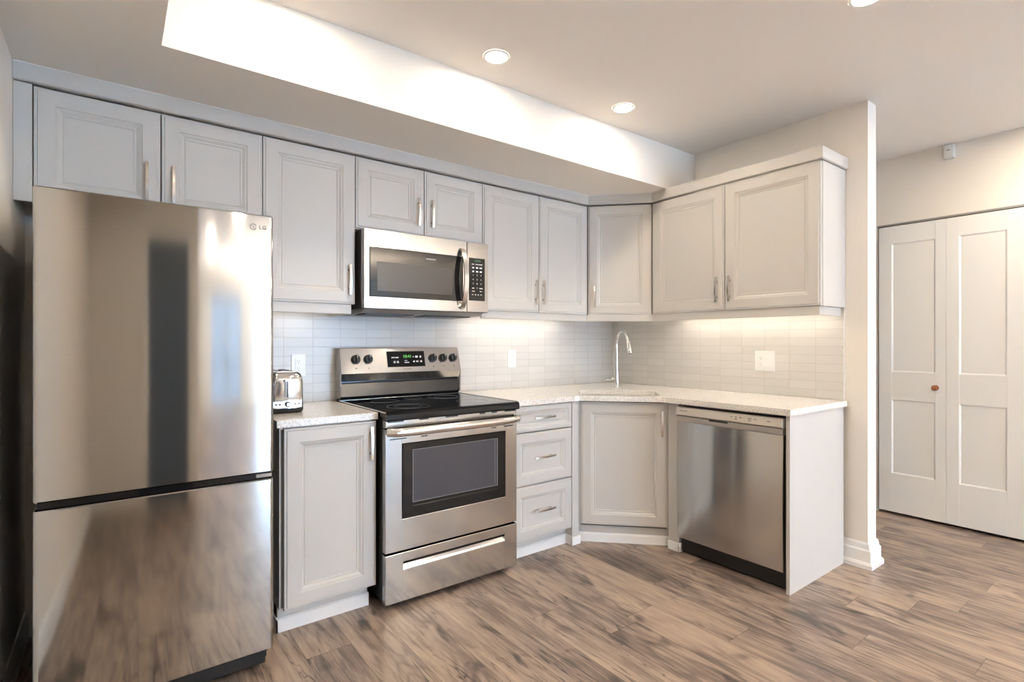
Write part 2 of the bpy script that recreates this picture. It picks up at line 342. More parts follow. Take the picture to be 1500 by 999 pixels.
# hall bifold door
leaf_edges = [(1.452, 1.0626), (1.0612, .672), (.668, .280), (.277, -.092)]
dj = bpy.data.objects.new('door_1', None); COL.objects.link(dj); dj.location = (XF, .68, 0); dj['kind'] = 'structure'; ROOT['door_1'] = Vector((XF, .68, 0))
FB = Fr((XF, 0, 0), (0, -1, 0))
for k, (a, b) in enumerate(leaf_edges):
    lf = MB(); u0, u1 = -a, -b; z0, z1 = .021, 2.070
    # stiles, rails and recessed panels
    sL = .079 if k % 2 == 0 else .068; sR = .058 if k % 2 == 0 else .088
    zs = [z0, .297, .828, 1.026, 1.945, z1]
    D = .0
    lf.box(u0, u0+sL, 0, .034, z0, z1, .0012); lf.box(u1-sR, u1, 0, .034, z0, z1, .0012)
    for za, zb in ((zs[0], zs[1]), (zs[2], zs[3]), (zs[4], zs[5])): lf.box(u0+sL, u1-sR, .0002, .034, za, zb)
    for za, zb in ((zs[1], zs[2]), (zs[3], zs[4])): lf.loft([[(u0+sL, .001, za), (u1-sR, .001, za), (u1-sR, .001, zb), (u0+sL, .001, zb)],
        [(u0+sL+.009, .0065, za+.009), (u1-sR-.009, .0065, za+.009), (u1-sR-.009, .0065, zb-.009), (u0+sL+.009, .0065, zb-.009)]], close_bottom=False)
    lo = obj('leaf', lf, door_white, dj, FB)
    if k in (0, 3):
        uk = -1.118 if k == 0 else -.237
        kb = MB(); kb.cyl((uk, 0, .928), (uk, -.004, .928), .018, n=28); kb.cyl((uk, -.004, .928), (uk, -.016, .928), .008, n=20); kb.cyl((uk, -.016, .928), (uk, -.030, .928), .015, .0185, n=28, bev=.003); kb.cyl((uk, -.030, .928), (uk, -.034, .928), .0185, .012, n=28)
        obj('door_knob', kb, copper, lo, FB, smooth=True)

# ------------------------------------------------------------------ tile backsplash
ts = MB(); ts.box(.50, XW-.009, YB-.009, YB-.0005, .911, 1.80)
tag(obj('backsplash', ts, tile_b), 'pale grey stacked tile backsplash along the back wall behind the range', 'backsplash')
ts = MB(); ts.box(XW-.009, XW-.0005, 1.239, YB-.009, .911, 1.436); ts.box(XW-.011, XW-.0004, 1.2355, 1.239, .911, 1.436, mi=1)
tag(obj('backsplash', ts, [tile_r, white_trim]), 'pale grey stacked tile backsplash on the side wall above the dishwasher', 'backsplash')

# ------------------------------------------------------------------ doors, drawers, handles
def rings_for(w, h, frame=.062):
    k = min(1, min(w, h)/.36); f = frame*(.55+.45*k) if k < 1 else frame
    return [(0, 0), (0, .0135), (.0015, .0160), (.0095, .0160), (.0115, .0200), (f, .0200), (f+.004, .0165), (f+.009, .0160), (f+.021, .0090), (f+.0225, .0112), (f+.0285, .0112), (f+.030, .0085)]
def handle(parent, F, u, v, vertical=True, ln=.155):
    mb = MB(); n = 14; h = ln/2
    def P(a, w, s=0): return (u+s, -w, v+a) if vertical else (u+a, -w, v+s)
    prof = []
    for i in range(n+1):
        a = -h+ln*i/n; bow = .034+.007*(1-(a/h)**2); prof.append((a, bow))
    rings = []
    for a, w in prof:
        hw, th = .0052+.0006*abs(a)/h, .0035
        if vertical: rings.append([(u-hw, -w-th, v+a), (u+hw, -w-th, v+a), (u+hw, -w+th, v+a), (u-hw, -w+th, v+a)])
        else: rings.append([(u+a, -w-th, v-hw), (u+a, -w-th, v+hw), (u+a, -w+th, v+hw), (u+a, -w+th, v-hw)])
    mb.loft(rings)
    for s in (-1, 1):
        mb.cyl(P(s*.048, .018), P(s*.048, .039), .0046, n=12); mb.cyl(P(s*.048, .018), P(s*.048, .021), .0068, n=14)
    return obj('handle', mb, nickel, parent, F)
def front_part(kind, root, F, u0, u1, v0, v1, hu, hv, vertical=True, frame=.062):
    mb = MB(); mb.front(u0, u1, v0, v1, rings_for(u1-u0, v1-v0, frame))
    d = obj(kind, mb, cab, root, F)
    handle(d, F, hu, hv, vertical)
    return d
def shift(F, w): # same frame moved outward by w
    return F @ Matrix.Translation((0, -w, 0))

ZU0, ZU1 = 1.434, 2.204
FU = Fr((0, 2.671, 0), (1, 0, 0))        # carcass front of the wall cabinets
FUR = Fr((2.997, 0, 0), (0, -1, 0))
def carcass(root, F, u0, u1, z0, z1, depth, part='carcass', inset=.001):
    mb = MB(); mb.box(u0+inset, u1-inset, .0005, depth, z0, z1, .001); mb.box(u0+.006, u1-.006, -.0003, .0005, z0+.005, z1-.004, mi=1)
    return obj(part, mb, [cab, gap_shade], root, F)
g_wc = 'grey wall cabinets under the soffit'
# over the fridge
c = thing('wall_cabinet', 'grey two-door wall cabinet directly above the refrigerator', 'cabinet', (.15, 2.8, 1.77))
carcass(c, FU, -.249, .546, 1.764, ZU1+.001, .305)
front_part('door', c, FU, -.2465, .1505, 1.772, ZU1-.003, .103, 1.905); front_part('door', c, FU, .1545, .5445, 1.772, ZU1-.003, .196, 1.905)
fl = MB(); fl.box(-.302, -.250, .0, .02, 1.764, ZU1+.001, .001); obj('filler_strip', fl, cab, c, shift(FU, .02))
# tall one
c = thing('wall_cabinet', 'tall single-door grey wall cabinet between refrigerator and microwave', 'cabinet', (.77, 2.8, 1.434))
carcass(c, FU, .546, .989, ZU0, ZU1+.001, .305); front_part('door', c, FU, .5485, .987, ZU0, ZU1-.003, .957, 1.560)
c = thing('wall_cabinet', 'short two-door grey wall cabinet directly above the microwave', 'cabinet', (1.385, 2.8, 1.83))
carcass(c, FU, .989, 1.779, 1.828, ZU1+.001, .305); front_part('door', c, FU, .991, 1.383, 1.832, ZU1-.003, 1.347, 1.963); front_part('door', c, FU, 1.387, 1.777, 1.832, ZU1-.003, 1.432, 1.963)
c = thing('wall_cabinet', 'two-door grey wall cabinet right of the microwave, above the wall outlet', 'cabinet', (2.225, 2.8, 1.434))
carcass(c, FU, 1.779, 2.672, ZU0, ZU1+.001, .305); front_part('door', c, FU, 1.781, 2.223, ZU0, ZU1-.003, 2.194, 1.566); front_part('door', c, FU, 2.227, 2.670, ZU0, ZU1-.003, 2.258, 1.566)
# corner, diagonal
PA, PBp = Vector((2.677, 2.655, 0)), Vector((2.981, 2.334, 0))
FD = Fr((PA.x, PA.y, 0), PBp-PA); wd = (PBp-PA).length
c = thing('wall_cabinet', 'narrow grey wall cabinet set diagonally across the corner above the faucet', 'cabinet', (3.0, 2.7, 1.434))
mb = MB(); n_ = FD.to_3x3() @ Vector((0, 1, 0)); a_ = PA+n_*.018; b_ = PBp+n_*.018
mb.prism([(a_.x, a_.y), (b_.x, b_.y), (XW-.010, b_.y), (XW-.010, YB-.010), (a_.x, YB-.010)], 'z', ZU0, ZU1+.001); obj('carcass', mb, cab, c)
mb = MB(); mb.box(.006, wd-.006, .0165, .0175, ZU0+.005, ZU1-.004); obj('gap_shade_sheet', mb, gap_shade, c, FD)
front_part('door', c, shift(FD, -.0165), .004, wd-.004, ZU0, ZU1-.003, .047, 1.560)
# right run
c = thing('wall_cabinet', 'two-door grey wall cabinet on the side wall above the dishwasher', 'cabinet', (3.14, 1.78, 1.434))
carcass(c, FUR, -2.330, -1.2345, ZU0, ZU1+.001, .280); front_part('door', c, FUR, -2.328, -1.788, ZU0, ZU1-.003, -1.838, 1.564); front_part('door', c, FUR, -1.784, -1.236, ZU0, ZU1-.003, -1.752, 1.564)
mb = MB(); mb.box(2.998, XW-.001, 1.232, 1.2345, ZU0-.002, ZU1+.001, .0008); obj('end_panel', mb, cab, c)

# crown and light rail, mitred runs
def run(name, path, prof, label, cat, mats=cab):
    # path: plan points, outward side to the right of travel; prof: (out, z)
    P = [Vector((x, y)) for x, y in path]; rings = []
    for i, p in enumerate(P):
        d0 = (P[i]-P[i-1]).normalized() if i else None; d1 = (P[i+1]-P[i]).normalized() if i < len(P)-1 else None
        if d0 is None: n = Vector((d1.y, -d1.x)); k = 1
        elif d1 is None: n = Vector((d0.y, -d0.x)); k = 1
        else:
            n0, n1 = Vector((d0.y, -d0.x)), Vector((d1.y, -d1.x)); n = (n0+n1).normalized(); k = 1/max(.3, n.dot(n0))
        rings.append([(p.x+n.x*o*k, p.y+n.y*o*k, z) for o, z in prof])
    mb = MB(); mb.loft(rings)
    return tag(obj(name, mb, mats), label, cat)
pth = [(XL+.0015, 2.651), (2.670, 2.651), (2.977, 2.327), (2.977, 1.232), (XW-.0005, 1.232)]
run('crown_moulding', pth, [(-.016, 2.209), (.006, 2.209), (.012, 2.213), (.012, 2.2735), (-.016, 2.2735)], 'flat grey crown moulding running along the top of all wall cabinets', 'moulding')
run('light_rail', [(1.779, 2.664), (2.672, 2.664), (2.990, 2.327), (2.990, 1.246), (XW-.03, 1.246)], [(-.018, 1.384), (-.002, 1.384), (.0, 1.388), (.0, 1.433), (-.018, 1.433)], 'long grey light rail under the wall cabinets from microwave to the right end', 'light rail')
run('light_rail', [(.548, 2.664), (.970, 2.664), (.970, 2.960)], [(-.018, 1.382), (-.002, 1.382), (.0, 1.386), (.0, 1.433), (-.018, 1.433)], 'short grey light rail under the tall wall cabinet left of the microwave', 'light rail')
cb_ = run('trim_2', pth[:4], [(.0, 2.2725), (.0155, 2.2725), (.0155, 2.2749), (.0, 2.2749)], '', '', white_trim)
del cb_['label']; del cb_['category']; cb_['kind'] = 'structure'
# led strips behind the rails
def led(x0, x1, y0, y1, label):
    t = thing('under_cabinet_light', label, 'light strip', ((x0+x1)/2, (y0+y1)/2, 1.42))
    mb = MB(); mb.box(x0-.005, x1+.005, y0-.004, y1+.004, 1.424, 1.4335, .002); obj('housing', mb, white_trim, t)
    mb = MB(); mb.box(x0, x1, y0, y1, 1.4225, 1.4238); obj('diffuser', mb, ledm, t)
led(.66, .84, 2.84, 2.86, 'slim light strip under the tall wall cabinet, above the toaster')
led(1.80, 2.64, 2.84, 2.86, 'slim light strip under the cabinet right of the microwave')
led(3.165, 3.185, 1.27, 2.30, 'slim light strip under the side wall cabinet above the dishwasher')

# ------------------------------------------------------------------ base cabinets
FBk = Fr((0, 2.360, 0), (1, 0, 0))
ZB0, ZB1 = .104, .872
c = thing('base_cabinet', 'grey single-door base cabinet between refrigerator and range', 'cabinet', (.76, 2.65, 0))
mb = MB(); mb.box(.551, .955, .001, .60, .105, .876); mb.box(.556, .951, -.0003, .001, .112, .868, mi=1); obj('carcass', mb, [cab, gap_shade], c, FBk)
mb = MB(); mb.box(.551, .948, .036, .052, .0, .104); obj('toe_kick', mb, cab, c, FBk)
mb = MB(); mb.prism([(.024, 0), (.036, 0), (.036, .060), (.030, .060), (.024, .054)], 'x', .545, .952); mb.box(.545, .551, .024, .5, 0, .058); obj('toe_trim', mb, white_trim, c, FBk)
front_part('door', c, FBk, .566, .972, .104, ZB1, .945, .770)
c = thing('base_cabinet', 'grey three-drawer base cabinet right of the range', 'drawer cabinet', (2.0, 2.65, 0))
mb = MB(); mb.box(1.768, 2.222, .001, .60, .105, .876); mb.box(1.774, 2.216, -.0003, .001, .112, .868, mi=1); obj('carcass', mb, [cab, gap_shade], c, FBk)
for a, b, fr in ((.724, .872, .040), (.419, .718, .060), (.106, .413, .060)):
    front_part('drawer', c, FBk, 1.770, 2.224, a, b, 2.003, (a+b)/2+.003, False, fr)
mb = MB(); mb.box(2.2265, 2.281, -.02, .06, .0, .876, .0008); obj('filler_strip', mb, cab, c, FBk)
mb = MB(); mb.box(1.768, 2.2265, .036, .052, .0, .104); obj('toe_kick', mb, cab, c, FBk)
mb = MB(); mb.prism([(.024, 0), (.036, 0), (.036, .056), (.030, .056), (.024, .050)], 'x', 1.768, 2.2265)
mb.box(2.2145, 2.2265, -.032, .036, 0, .054, .003); mb.box(2.2145, 2.286, -.033, -.0205, 0, .054, .003); obj('toe_trim', mb, white_trim, c, FBk)
# diagonal sink cabinet
QA, QB = Vector((2.290, 2.341, 0)), Vector((2.661, 1.964, 0)); FS = Fr((QA.x, QA.y, 0), QB-QA); ws = (QB-QA).length
c = thing('base_cabinet', 'grey single-door corner sink cabinet set diagonally under the sink', 'cabinet', (2.75, 2.45, 0))
mb = MB(); n_ = FS.to_3x3() @ Vector((0, 1, 0)); a_ = QA+n_*.0205; b_ = QB+n_*.0205
mb.prism([(a_.x+.004, a_.y), (b_.x, b_.y), (3.26, b_.y), (3.26, 2.95), (a_.x+.004, 2.95)], 'z', .105, .70); 
obj('carcass', mb, cab, c)
mb = MB(); mb.box(-.004, .0045, .006, .03, .105, .876); mb.box(ws-.0045, ws+.004, .006, .03, .105, .876); mb.box(.0045, ws-.0045, .0195, .022, .105, .876, mi=1); obj('face_frame', mb, [cab, gap_shade], c, FS)
front_part('door', c, shift(FS, -.0195), .006, ws-.006, .116, ZB1-.002, ws-.034, .745)
mb = MB(); mb.box(-.02, ws+.02, .040, .055, 0, .116); obj('toe_kick', mb, cab, c, FS)
mb = MB(); mb.prism([(.026, 0), (.040, 0), (.040, .056), (.032, .056), (.026, .048)], 'x', -.012, ws+.012); obj('toe_trim', mb, white_trim, c, FS)
# right filler post beside the dishwasher
t = thing('filler_post', 'narrow grey filler post between sink cabinet and dishwasher, white foot trim', 'cabinet post', (2.68, 1.92, 0))
mb = MB(); mb.box(2.657, 2.735, 1.884, 1.9575, 0, .876, .0008); obj('panel', mb, cab, t)
mb = MB(); mb.box(2.645, 2.6565, 1.873, 1.956, 0, .052, .003); mb.box(2.645, 2.715, 1.8725, 1.8835, 0, .052, .003); obj('toe_trim', mb, white_trim, t)
# end panel
mb = MB(); mb.box(2.629, 3.256, 1.231, 1.2495, 0, .8775, .001)
tag(obj('end_panel', mb, cab), 'smooth grey end panel closing the right side of the dishwasher', 'panel')

# ------------------------------------------------------------------ counters, sink, faucet
mb = MB(); mb.box(.535, .9785, 2.335, YB-.010, .8785, .910, .002)
tag(obj('countertop', mb, quartz_m), 'short speckled quartz countertop under the toaster, left of the range', 'countertop')
SC = Vector((2.610, 2.315)); U_ = Vector((.7071, -.7071)); V_ = Vector((.7071, .7071))
def rrect(hw, hh, r, n=6):
    pts = []
    for cx, cy, a0 in ((hw-r, hh-r, 0), (-hw+r, hh-r, PI/2), (-hw+r, -hh+r, PI), (hw-r, -hh+r, 3*PI/2)):
        for k in range(n+1):
            a = a0+PI/2*k/n; q = SC+U_*(cx+r*math.cos(a))+V_*(cy+r*math.sin(a)); pts.append((q.x, q.y))
    return pts
outer = [(1.7485, 2.325), (2.235, 2.325), (2.262, 2.316), (2.285, 2.297), (2.588, 1.990), (2.606, 1.968), (2.614, 1.940), (2.614, 1.222), (XW-.010, 1.222), (XW-.010, YB-.010), (1.7485, YB-.010)]
inner = rrect(.250, .180, .055)
t_ = bmesh.new(); E_ = []
for lp in (outer, inner):
    vs_ = [t_.verts.new((x, y, .910)) for x, y in lp]
    for k in range(len(vs_)): E_.append(t_.edges.new((vs_[k], vs_[(k+1) % len(vs_)])))
bmesh.ops.triangle_fill(t_, use_beauty=True, edges=E_)
r_ = bmesh.ops.extrude_face_region(t_, geom=list(t_.faces)); bmesh.ops.translate(t_, verts=[v for v in r_['geom'] if isinstance(v, bmesh.types.BMVert)], vec=(0, 0, -.0315))
bmesh.ops.recalc_face_normals(t_, faces=t_.faces)
mb = MB(); mb._take(t_, 0)
tag(obj('countertop', mb, quartz_m), 'long speckled quartz countertop wrapping the corner around the sink', 'countertop')
sk = MB()
def zr(hw, hh, r, z): return [(x, y, z) for x, y in rrect(hw, hh, r)]
sk.loft([zr(.272, .202, .06, .8775), zr(.252, .182, .056, .8775), zr(.246, .176, .054, .868), zr(.240, .170, .05, .72), zr(.225, .155, .05, .708), zr(.03, .03, .028, .704)], close_bottom=False)
t = thing('sink', 'undermount stainless sink in the diagonal corner countertop', 'sink', (SC.x, SC.y, .704))
obj('basin', sk, steel_b, t, smooth=True)
mb = MB(); mb.cyl((SC.x, SC.y, .7045), (SC.x, SC.y, .708), .04, n=28, bev=.001); obj('drain', mb, chrome, t)
fx, fy = 2.890, 2.576
t = thing('faucet', 'tall chrome gooseneck pull-down faucet behind the corner sink', 'faucet', (fx, fy, .91))
dv = Vector((-.40, -.915, 0)).normalized()
mb = MB(); mb.cyl((fx, fy, .910), (fx, fy, .916), .027, n=28, bev=.002)
body = [(0, .914, .0185), (0, .93, .0205), (0, .97, .019), (0, 1.03, .0145), (0, 1.10, .0108), (0, 1.22, .0098)]
mb.tube([(fx, fy, z) for _, z, r in body], [r for _, z, r in body], 20)
obj('body', mb, chrome, t, smooth=True)
pts = []; R_ = .095
pts.append(Vector((fx, fy, 1.20)))
for k in range(13):
    a = PI*k/12*0.93
    pts.append(Vector((fx, fy, 1.222))+dv*(R_-R_*math.cos(a))+Vector((0, 0, R_*math.sin(a))))
mb = MB(); mb.tube(pts, .0096, 16); obj('spout', mb, chrome, t, smooth=True)
e1 = pts[-1]; e0 = (pts[-1]-pts[-2]).normalized()
mb = MB(); mb.tube([e1-e0*.012, e1, e1+e0*.015, e1+e0*.06, e1+e0*.085, e1+e0*.088], [.0100, .0118, .0128, .0148, .0165, .015], 20); mb.cyl(e1+e0*.088, e1+e0*.090, .013, mi=1); obj('spray_head', mb, [chrome, grey_pl], t, smooth=True)
lv = Vector((-.80, .60, 0)); b0 = Vector((fx, fy, .972))
mb = MB(); mb.cyl(b0+lv*.010, b0+lv*.036, .0125, n=20, bev=.002); mb.tube([b0+lv*.034, b0+lv*.05, b0+lv*.078], [.006, .0055, .0065], 12); obj('lever', mb, chrome, t, smooth=True)

# ------------------------------------------------------------------ refrigerator
t = thing('refrigerator', 'tall stainless bottom-freezer refrigerator at the left end of the kitchen', 'refrigerator', (.138, 2.5, 0))
X0, X1 = -.200, .476
mb = MB(); mb.box(X0+.004, X1-.004, 2.192, 2.86, .045, 1.692, .006); mb.box(X0+.02, X1-.02, 2.150, 2.193, .05, 1.685, mi=1)
mb.box(X0+.02, X1-.02, 2.165, 2.30, .018, .085, .004, mi=1)
obj('body', mb, [dark_body, black_pl], t)
def fdoor(z0, z1):
    n = 8; r = .014; pf = [(X0, 2.192), (X0, 2.120+r)]
    for k in range(1, n+1): a = PI/2*k/n; pf.append((X0+r-r*math.cos(a), 2.120+r-r*math.sin(a)))
    for k in range(0, n+1): a = PI/2*k/n; pf.append((X1-r+r*math.sin(a), 2.120+r-r*math.cos(a)))
    pf.append((X1, 2.192))
    m = MB(); rg = []
    for ins, z in ((.004, z0), (.0, z0+.004), (.0, z1-.004), (.004, z1)):
        cx, cy = (X0+X1)/2, 2.16
        rg.append([(x+(ins if x < cx else -ins), max(y, 2.120+ins) , z) for x, y in pf])
    m.loft(rg); return m
d1 = obj('door', fdoor(.752, 1.711), steel_f, t, smooth=True); d2 = obj('freezer_drawer', fdoor(.088, .727), steel_f, t, smooth=True)
mb = MB(); mb.box(X0+.008, X1-.008, 2.135, 2.16, .7272, .7518); obj('handle_recess', mb, black_gl, t)
mb = MB(); mb.box(X0+.006, X0+.07, 2.150, 2.19, .7275, .7515, .002); obj('hinge', mb, grey_pl, t)
mb = MB(); mb.box(X1-.06, X1-.006, 2.128, 2.19, .733, .7465, .002); obj('hinge', mb, grey_pl, t)
for fx_ in (X0+.05, X1-.05):
    mb = MB(); mb.cyl((fx_, 2.24, 0), (fx_, 2.24, .05), .018, n=16); obj('foot', mb, black_pl, t)
FRf = Fr((0, 2.1197, 0), (1, 0, 0))
mb = MB(); cx_, cz_ = .405, 1.664
ringp = [(cx_+.0105*math.cos(a), -.0005, cz_+.0105*math.sin(a)) for a in [2*PI*k/24 for k in range(2, 23)]]
mb.tube(ringp, .0013, 6); mb.tube([(cx_+.009, -.0005, cz_), (cx_+.003, -.0005, cz_), (cx_+.003, -.0005, cz_)], .0010, 6); mb.tube([(cx_-.001, -.0005, cz_+.005), (cx_-.001, -.0005, cz_-.004), (cx_+.003, -.0005, cz_-.004)], .0010, 6); mb.cyl((cx_-.005, 0, cz_+.004), (cx_-.005, -.001, cz_+.004), .0014, n=8)
obj('emblem', mb, badge, d1, FRf)
text('lettering', 'LG', .021, FRf @ Matrix.Translation((cx_+.032, -.0004, cz_)), badge, d1)

# ------------------------------------------------------------------ range
t = thing('range', 'freestanding stainless electric range with black glass cooktop', 'stove', (1.365, 2.6, 0))
RX0, RX1 = .9835, 1.7420
mb = MB(); mb.box(RX0+.002, RX1-.002, 2.300, 2.940, .035, .893, .003); mb.box(RX0+.03, RX1-.03, 2.32, 2.36, .012, .04); obj('body', mb, black_pl, t)
for fx_ in (RX0+.06, RX1-.06):
    mb = MB(); mb.cyl((fx_, 2.33, 0), (fx_, 2.33, .04), .017, n=16); obj('foot', mb, black_pl, t)
# cooktop with a rounded front lip
pf = [(2.250, .876), (2.246, .883), (2.246, .905), (2.251, .913), (2.260, .9165), (2.885, .9165), (2.885, .8925), (2.29, .8925), (2.275, .876)]
mb = MB(); mb.prism(pf, 'x', RX0-.001, RX1+.003); 
ck = obj('cooktop', mb, black_gl, t)
mb = MB(); mb.box(RX0-.003, RX0+.004, 2.262, 2.88, .911, .9185, .002); mb.box(RX1-.002, RX1+.005, 2.262, 2.88, .911, .9185, .002); mb.box(RX0+.004, RX1-.002, 2.868, 2.884, .9166, .9185, .0008); obj('edge_trim', mb, steel_b, ck)
for bx, by, br in ((1.175, 2.425, .105), (1.555, 2.425, .085), (1.175, 2.71, .075), (1.555, 2.71, .105), (1.365, 2.755, .05)):
    mb = MB(); rr = [br] if br < .1 else [br, br*.66]
    for r in rr: mb.tube([(bx+r*math.cos(2*PI*k/48), by+r*math.sin(2*PI*k/48), .9166) for k in range(49)], .0012, 4, flat=1)
    for v in mb.bm.verts: v.co.z = min(v.co.z, .9170)
    obj('burner_ring', mb, ring_m, ck)
# back guard
BX0, BX1 = .994, 1.756
mb = MB(); mb.prism([(2.912, 1.203), (2.876, 1.062), (2.888, 1.020), (2.95, 1.020), (2.95, 1.198), (2.940, 1.206), (2.918, 1.206)], 'x', BX0, BX1)
bgd = obj('backguard', mb, steel_r, t)
mb = MB(); mb.prism([(2.945, .893), (2.945, 1.0195), (2.900, 1.0195), (2.900, 1.010), (2.884, 1.006), (2.872, .935), (2.884, .9187), (2.886, .893)], 'x', BX0-.006, BX1-.009); obj('rear_riser', mb, black_en, t)
for xx in (BX0-.0065, BX1+.0005):
    mb = MB(); mb.prism([(2.915, 1.190), (2.880, 1.064), (2.884, .93), (2.955, .92), (2.955, 1.196), (2.93, 1.204)], 'x', xx, xx+.006); obj('side_cap', mb, grey_pl, bgd)
ang = math.atan2(2.912-2.876, 1.203-1.062)
nb = Vector((0, -math.cos(ang), math.sin(ang))); zb = Vector((0, math.sin(ang), math.cos(ang)))
FG = Matrix(((1, 0, 0, 0), (0, -nb.y, zb.y, 2.876), (0, -nb.z, zb.z, 1.062), (0, 0, 0, 1)))
def gz(z): return (z-1.062)/zb.z
mb = MB(); mb.box(1.268, 1.512, -.0022, .002, gz(1.092), gz(1.184), .001); dsp = obj('display_panel', mb, black_gl, bgd, FG)
text('clock_digits', '10:41', .026, FG @ Matrix.Translation((1.397, -.0026, gz(1.152))), green, bgd)
mb = MB()
for (u, z, w, h) in ((1.305, 1.147, .020, .006), (1.329, 1.147, .022, .006), (1.312, 1.120, .012, .012), (1.333, 1.120, .012, .012), (1.386, 1.128, .018, .004), (1.391, 1.117, .030, .005), (1.436, 1.150, .009, .006), (1.458, 1.150, .016, .011), (1.484, 1.150, .011, .011), (1.438, 1.122, .010, .008), (1.460, 1.122, .015, .008), (1.486, 1.122, .011, .010)):
    mb = MB(); mb.box(u-w/2, u+w/2, -.0028, -.0021, gz(z)-h/2, gz(z)+h/2); obj('keypad_mark', mb, ink_w, bgd, FG)
for i, kx in enumerate((1.080, 1.153, 1.568, 1.640, 1.712)):
    kz = gz(1.140); mb = MB(); mb.cyl((kx, 0, kz), (kx, -.004, kz), .0265, n=32); mb.cyl((kx, -.004, kz), (kx, -.020, kz), .0245, .0215, n=32, bev=.002)
    mb.box(kx-.0055, kx+.0055, -.034, -.018, kz-.0215, kz+.0215, .0025); mb.box(kx-.001, kx+.001, -.0345, -.030, kz+.005, kz+.020, mi=1)
    obj('knob', mb, [black_pl, plate_w], bgd, FG, smooth=True)
for kx in (1.080, 1.153, 1.568, 1.640, 1.712):
    mb = MB(); mb.box(kx-.004, kx+.004, -.0006, .0, gz(1.088), gz(1.093)); obj('burner_mark', mb, ink_d, bgd, FG)
text('lettering', 'FRIGIDAIRE', .0105, FG @ Matrix.Translation((1.392, -.0003, gz(1.079))), ink_d, bgd)
# door
FO = Fr((0, 2.266, 0), (1, 0, 0))
mb = MB()
mb.box(RX0+.002, RX1-.001, .0, .035, .842, .8755, .003)
for i, (a, b) in enumerate(((.995, 1.075), (1.155, 1.205), (1.30, 1.37), (1.50, 1.535), (1.575, 1.61), (1.66, 1.735))): mb.box(a, b, -.0006, .004, .8665 , .8725, mi=1)
tp = obj('vent_trim', mb, [steel_r, black_pl], t, FO)
mb = MB(); od = MB()
zs0, zs1 = .266, .838; wx0, wx1, wz0, wz1 = 1.068, 1.666, .412, .764
od.box(RX0, wx0, 0, .034, zs0, zs1, .003); od.box(wx1, RX1, 0, .034, zs0, zs1, .003); od.box(wx0-.003, wx1+.003, .0003, .034, zs0, wz0, .002); od.box(wx0-.003, wx1+.003, .0003, .034, wz1, zs1, .002)
for a, b in ((1.005, 1.09), (1.165, 1.20), (1.575, 1.605), (1.655, 1.715)): od.box(a, b, -.0006, .004, .7865, .7915, mi=1)
dr = obj('oven_door', od, [steel_r, black_pl], t, FO)
mb = MB(); mb.front(wx0+.0005, wx1-.0005, wz0+.0005, wz1-.0005, [(0, -.03), (0, .0002), (.002, .0012), (.052, .0012), (.053, .0008)]); wo = obj('window', mb, black_gl, dr, FO)
mb = MB(); mb.box(wx0+.053, wx1-.053, -.0015, -.0006, wz0+.070, wz1-.033)
ga, gb, gc, gd = wx0+.053, wx1-.053, wz0+.070, wz1-.033
for q in ((ga, gb, gd-.002, gd), (ga, gb, gc, gc+.002), (ga, ga+.002, gc, gd), (gb-.003, gb, gc, gd), (gb-.018, gb-.0165, gc+.012, gd-.004)): mb.box(q[0], q[1], -.0018, -.0014, q[2], q[3], mi=1)
obj('window_glass', mb, [smoke, ring_l], dr, FO)
mb = MB(); n = 24; L_ = []
for k in range(n+1):
    s = k/n; x = RX0+.004+(RX1-RX0-.008)*s; e = min(1, min(s, 1-s)/.045); y = -.022-.030*(1-(1-e)**2)-.012*math.sin(PI*s); L_.append((x, y, .828))
mb.tube(L_, [.0145]*(n+1), 16, flat=1.4); mb.box(RX0+.003, RX0+.028, -.035, .0, .812, .842, .006); mb.box(RX1-.028, RX1-.003, -.035, .0, .812, .842, .006)
obj('handle', mb, steel_b, dr, FO, smooth=True)
# storage drawer with recessed pull
od = MB(); z0, z1, hz0, hz1, hx0, hx1 = .028, .256, .176, .212, 1.074, 1.662
od.box(RX0, hx0, 0, .034, z0, z1, .003); od.box(hx1, RX1, 0, .034, z0, z1, .003); od.box(hx0-.003, hx1+.003, .0003, .034, z0, hz0, .002); od.box(hx0-.003, hx1+.003, .0003, .034, hz1, z1, .002)
sd = obj('storage_drawer', od, steel_r, t, FO)
mb = MB(); mb.prism([(.0305, hz0), (.0305, hz1), (.026, hz1), (.004, hz0+.010), (.001, hz0+.0005)], 'x', hx0, hx1); obj('pull_recess', mb, steel_b, sd, FO)

# ------------------------------------------------------------------ microwave
t = thing('microwave', 'over-the-range stainless microwave with black window and bowed handle', 'microwave', (1.385, 2.8, 1.385))
MX0, MX1, MZ0, MZ1 = 1.003, 1.764, 1.412, 1.819
mb = MB(); mb.box(MX0, MX1-.004, 2.612, 2.965, MZ0, MZ1-.002, .002); obj('case', mb, dark_body, t)
mb = MB(); mb.prism([(2.60, 1.411), (2.645, 1.394), (2.945, 1.386), (2.945, 1.411)], 'x', MX0+.012, MX1-.016); mb.box(MX0+.05, MX0+.33, 2.68, 2.82, 1.3855, 1.392, mi=1); mb.box(MX1-.36, MX1-.06, 2.68, 2.82, 1.3855, 1.392, mi=1)
obj('underside_vent', mb, [grey_pl, black_pl], t)
FM = Fr((0, 2.575, 0), (1, 0, 0)); SX = 1.618
md = MB(); wx0, wx1, wz0, wz1 = 1.034, 1.588, 1.474, 1.727
md.box(MX0, wx0, 0, .036, MZ0, MZ1, .003); md.box(wx1, SX-.0012, 0, .036, MZ0, MZ1, .003); md.box(wx0-.003, wx1+.003, .0003, .036, MZ0, wz0, .002); md.box(wx0-.003, wx1+.003, .0003, .036, wz1, MZ1, .002)
d = obj('door', md, steel_r, t, FM)
